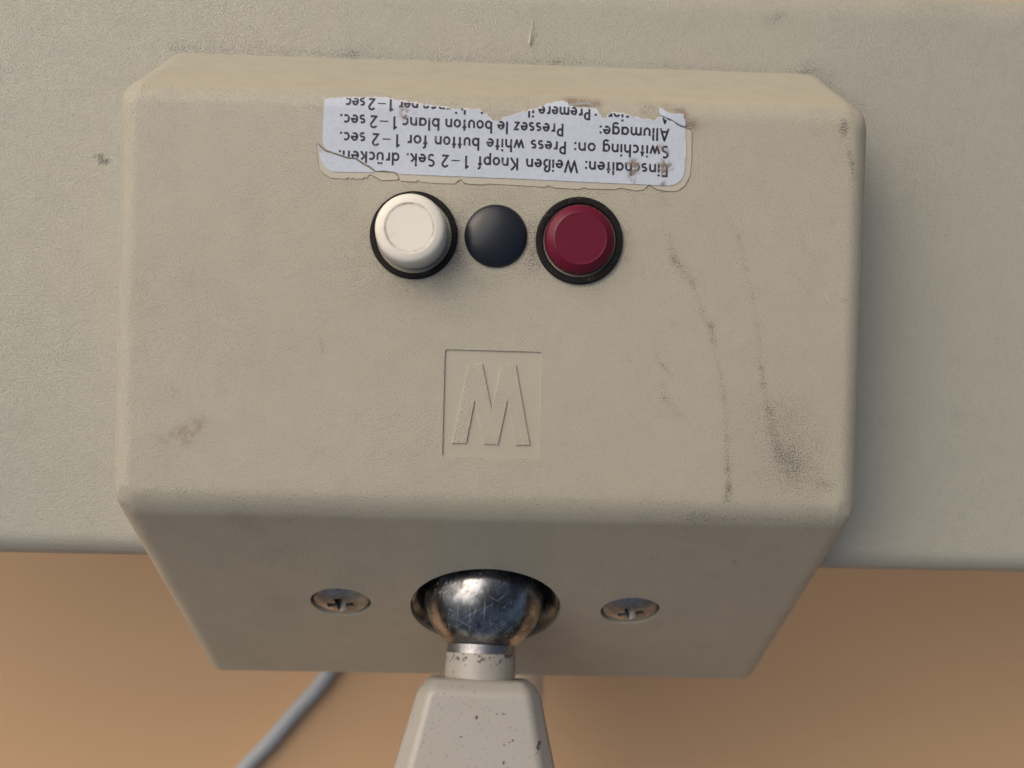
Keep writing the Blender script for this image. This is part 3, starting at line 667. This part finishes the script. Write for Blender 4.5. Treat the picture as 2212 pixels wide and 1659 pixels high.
co = np.zeros(len(arm.data.vertices)*3); arm.data.vertices.foreach_get('co', co); co = co.reshape(-1, 3)/MM
CHIPS = [(-1.1, -49.45, -1.0, -49.35, 0.45, 0.9), (1.82, -51.58, 1.92, -51.48, 0.5, 0.95), (4.21, -52.67, 4.31, -52.57, 0.6, 1), (3.02, -53.11, 3.12, -53.01, 0.5, 0.9), (3.24, -55.39, 3.34, -55.29, 0.7, 1), (8.25, -52.99, 8.35, -52.89, 0.5, 0.9), (8.12, -54.1, 8.22, -54.0, 0.8, 1), (-3.44, -52.03, -3.34, -51.93, 0.35, 0.7), (3.17, -49.07, 3.27, -48.97, 0.7, 0.6), (-8.05, -44.79, -7.95, -44.69, 0.7, 0.7), (-3.05, -55.34, -2.95, -55.24, 0.4, 0.7), (2.46, -48.57, 2.56, -48.47, 0.4, 0.7), (-10.75, -50.01, -10.65, -49.91, 0.4, 0.6), (-11.8, -53.74, -11.7, -53.64, 0.4, 0.6), (-0.73, -54.58, -0.63, -54.48, 0.3, 0.5), (-9.37, -46.72, -9.27, -46.62, 0.5, 0.6)]
set_attr(arm, 'chip', np.clip(seg_mask(co, CHIPS), 0, 1))
nk = lathe_arm('arm_neck', rounded([(5.3, 9.5), (5.66, 9.62), (5.7, 16), (0, 16)], {}), M_arm, arm)
nc = np.zeros(len(nk.data.vertices)*3); nk.data.vertices.foreach_get('co', nc); nc = nc.reshape(-1, 3)/MM
set_attr(nk, 'chip', np.clip(1-np.abs((nc-np.array(BC))@np.array(AD)-9.8)/1.3, 0, 1)*.9)

# bright scratches in the chrome: short arcs lying on the sphere
rs = random.Random(11); bm = bmesh.new()
def scratch(u0, v0, ang, ln, wd):
    # u, v in degrees on the side of the ball that faces up and forward
    n = 7; pts = []
    for i in range(n):
        s = (i/(n-1)-.5)*ln
        u, v = radians(u0+s*cos(ang)), radians(v0+s*sin(ang))
        d = Vector((sin(u)*cos(v), -sin(v), cos(u)*cos(v))); pts.append(d)
    for i in range(n-1):
        a, b_ = pts[i], pts[i+1]; side = (b_-a).cross(a).normalized()
        wa = wd*sin(pi*i/(n-1))+.004; wb_ = wd*sin(pi*(i+1)/(n-1))+.004; R = BR+.012
        bm.faces.new([bm.verts.new(BC+R*(a+side*wa/BR)), bm.verts.new(BC+R*(b_+side*wb_/BR)), bm.verts.new(BC+R*(b_-side*wb_/BR)), bm.verts.new(BC+R*(a-side*wa/BR))])
for k in range(80):
    big = k < 14
    scratch(rs.gauss(2, 24), rs.gauss(12, 18), rs.choice([-.75, -.6, -.6, -.45, .35, -1.5])+rs.uniform(-.12, .12), rs.uniform(14, 30) if big else rs.uniform(3, 9), rs.uniform(.012, .035))
bmesh.ops.recalc_face_normals(bm, faces=bm.faces)
sc_ = from_bm('scratch_marks', bm, M_scr, smooth=False); sc_.parent = ball; sc_['kind'] = 'stuff'

# lower arm from the elbow down to the weighted foot (all but a strip is hidden by the head)
elbow = BC+AD*100; foot = Vector((10.8, -55, -124))
bm = tube(spline([elbow+Vector((6, 0, 0)), elbow.lerp(foot, .5)+Vector((2, 0, 0)), foot], 8), 6.4, 24)
lo = part(from_bm('lower_arm', bm, M_pale, sharp=40)); tag(lo, 'lower arm in pale enamel, brightened against shade, mostly hidden behind the head')
bm = lathe(rounded([(0, -12), (10.5, -12), (10.5, 12), (0, 12)], {1: 2, 2: 2}), 32, M=Matrix.Translation(elbow) @ Matrix.Rotation(pi/2, 4, 'Y'))
eo = part(from_bm('elbow_joint', bm, M_arm, sharp=40)); set_attr(eo, 'chip', np.zeros(len(eo.data.vertices)))
bm = lathe(rounded([(0, -129.9), (24, -129.9), (24, -126), (9, -122), (0, -122)], {2: 1.5, 3: 2}), 48, M=Matrix.Translation((7.6, -50, 0)))
fo = part(from_bm('lamp_foot', bm, M_arm, sharp=40)); set_attr(fo, 'chip', np.zeros(len(fo.data.vertices)))

# ------------------------------------------------------------------ cable and fibre
pts = [(-104, -185, -127.3), (-84, -135, -127.3), (-66.8, -111.7, -127.3), (-59.9, -103.9, -127.3), (-52.3, -94.6, -127.3), (-46, -87.2, -127.3), (-40.5, -78, -127.3), (-30, -55, -127.3), (-12, -30, -127.3), (20, 0, -127.3), (80, 20, -127.3)]
cb = from_bm('power_cable', tube(spline(pts, 8), 2.15, 16), M_cable)
tag(cb, 'thin grey power cable lying on the brown tabletop left of the arm', 'cable')
pts = spline([(4.85, 57.3, -16.9), (4.78, 55.8, -16.7), (4.62, 54.5, -16.8), (4.5, 53.3, -16.85)], 6)
fb = from_bm('straw_fibre', tube(pts, .1, 6, taper=[.04+.13*i/(len(pts)-1) for i in range(len(pts))]), M_fibre)
tag(fb, 'tiny pale straw fibre stuck on the lamp shade above the label', 'fibre')
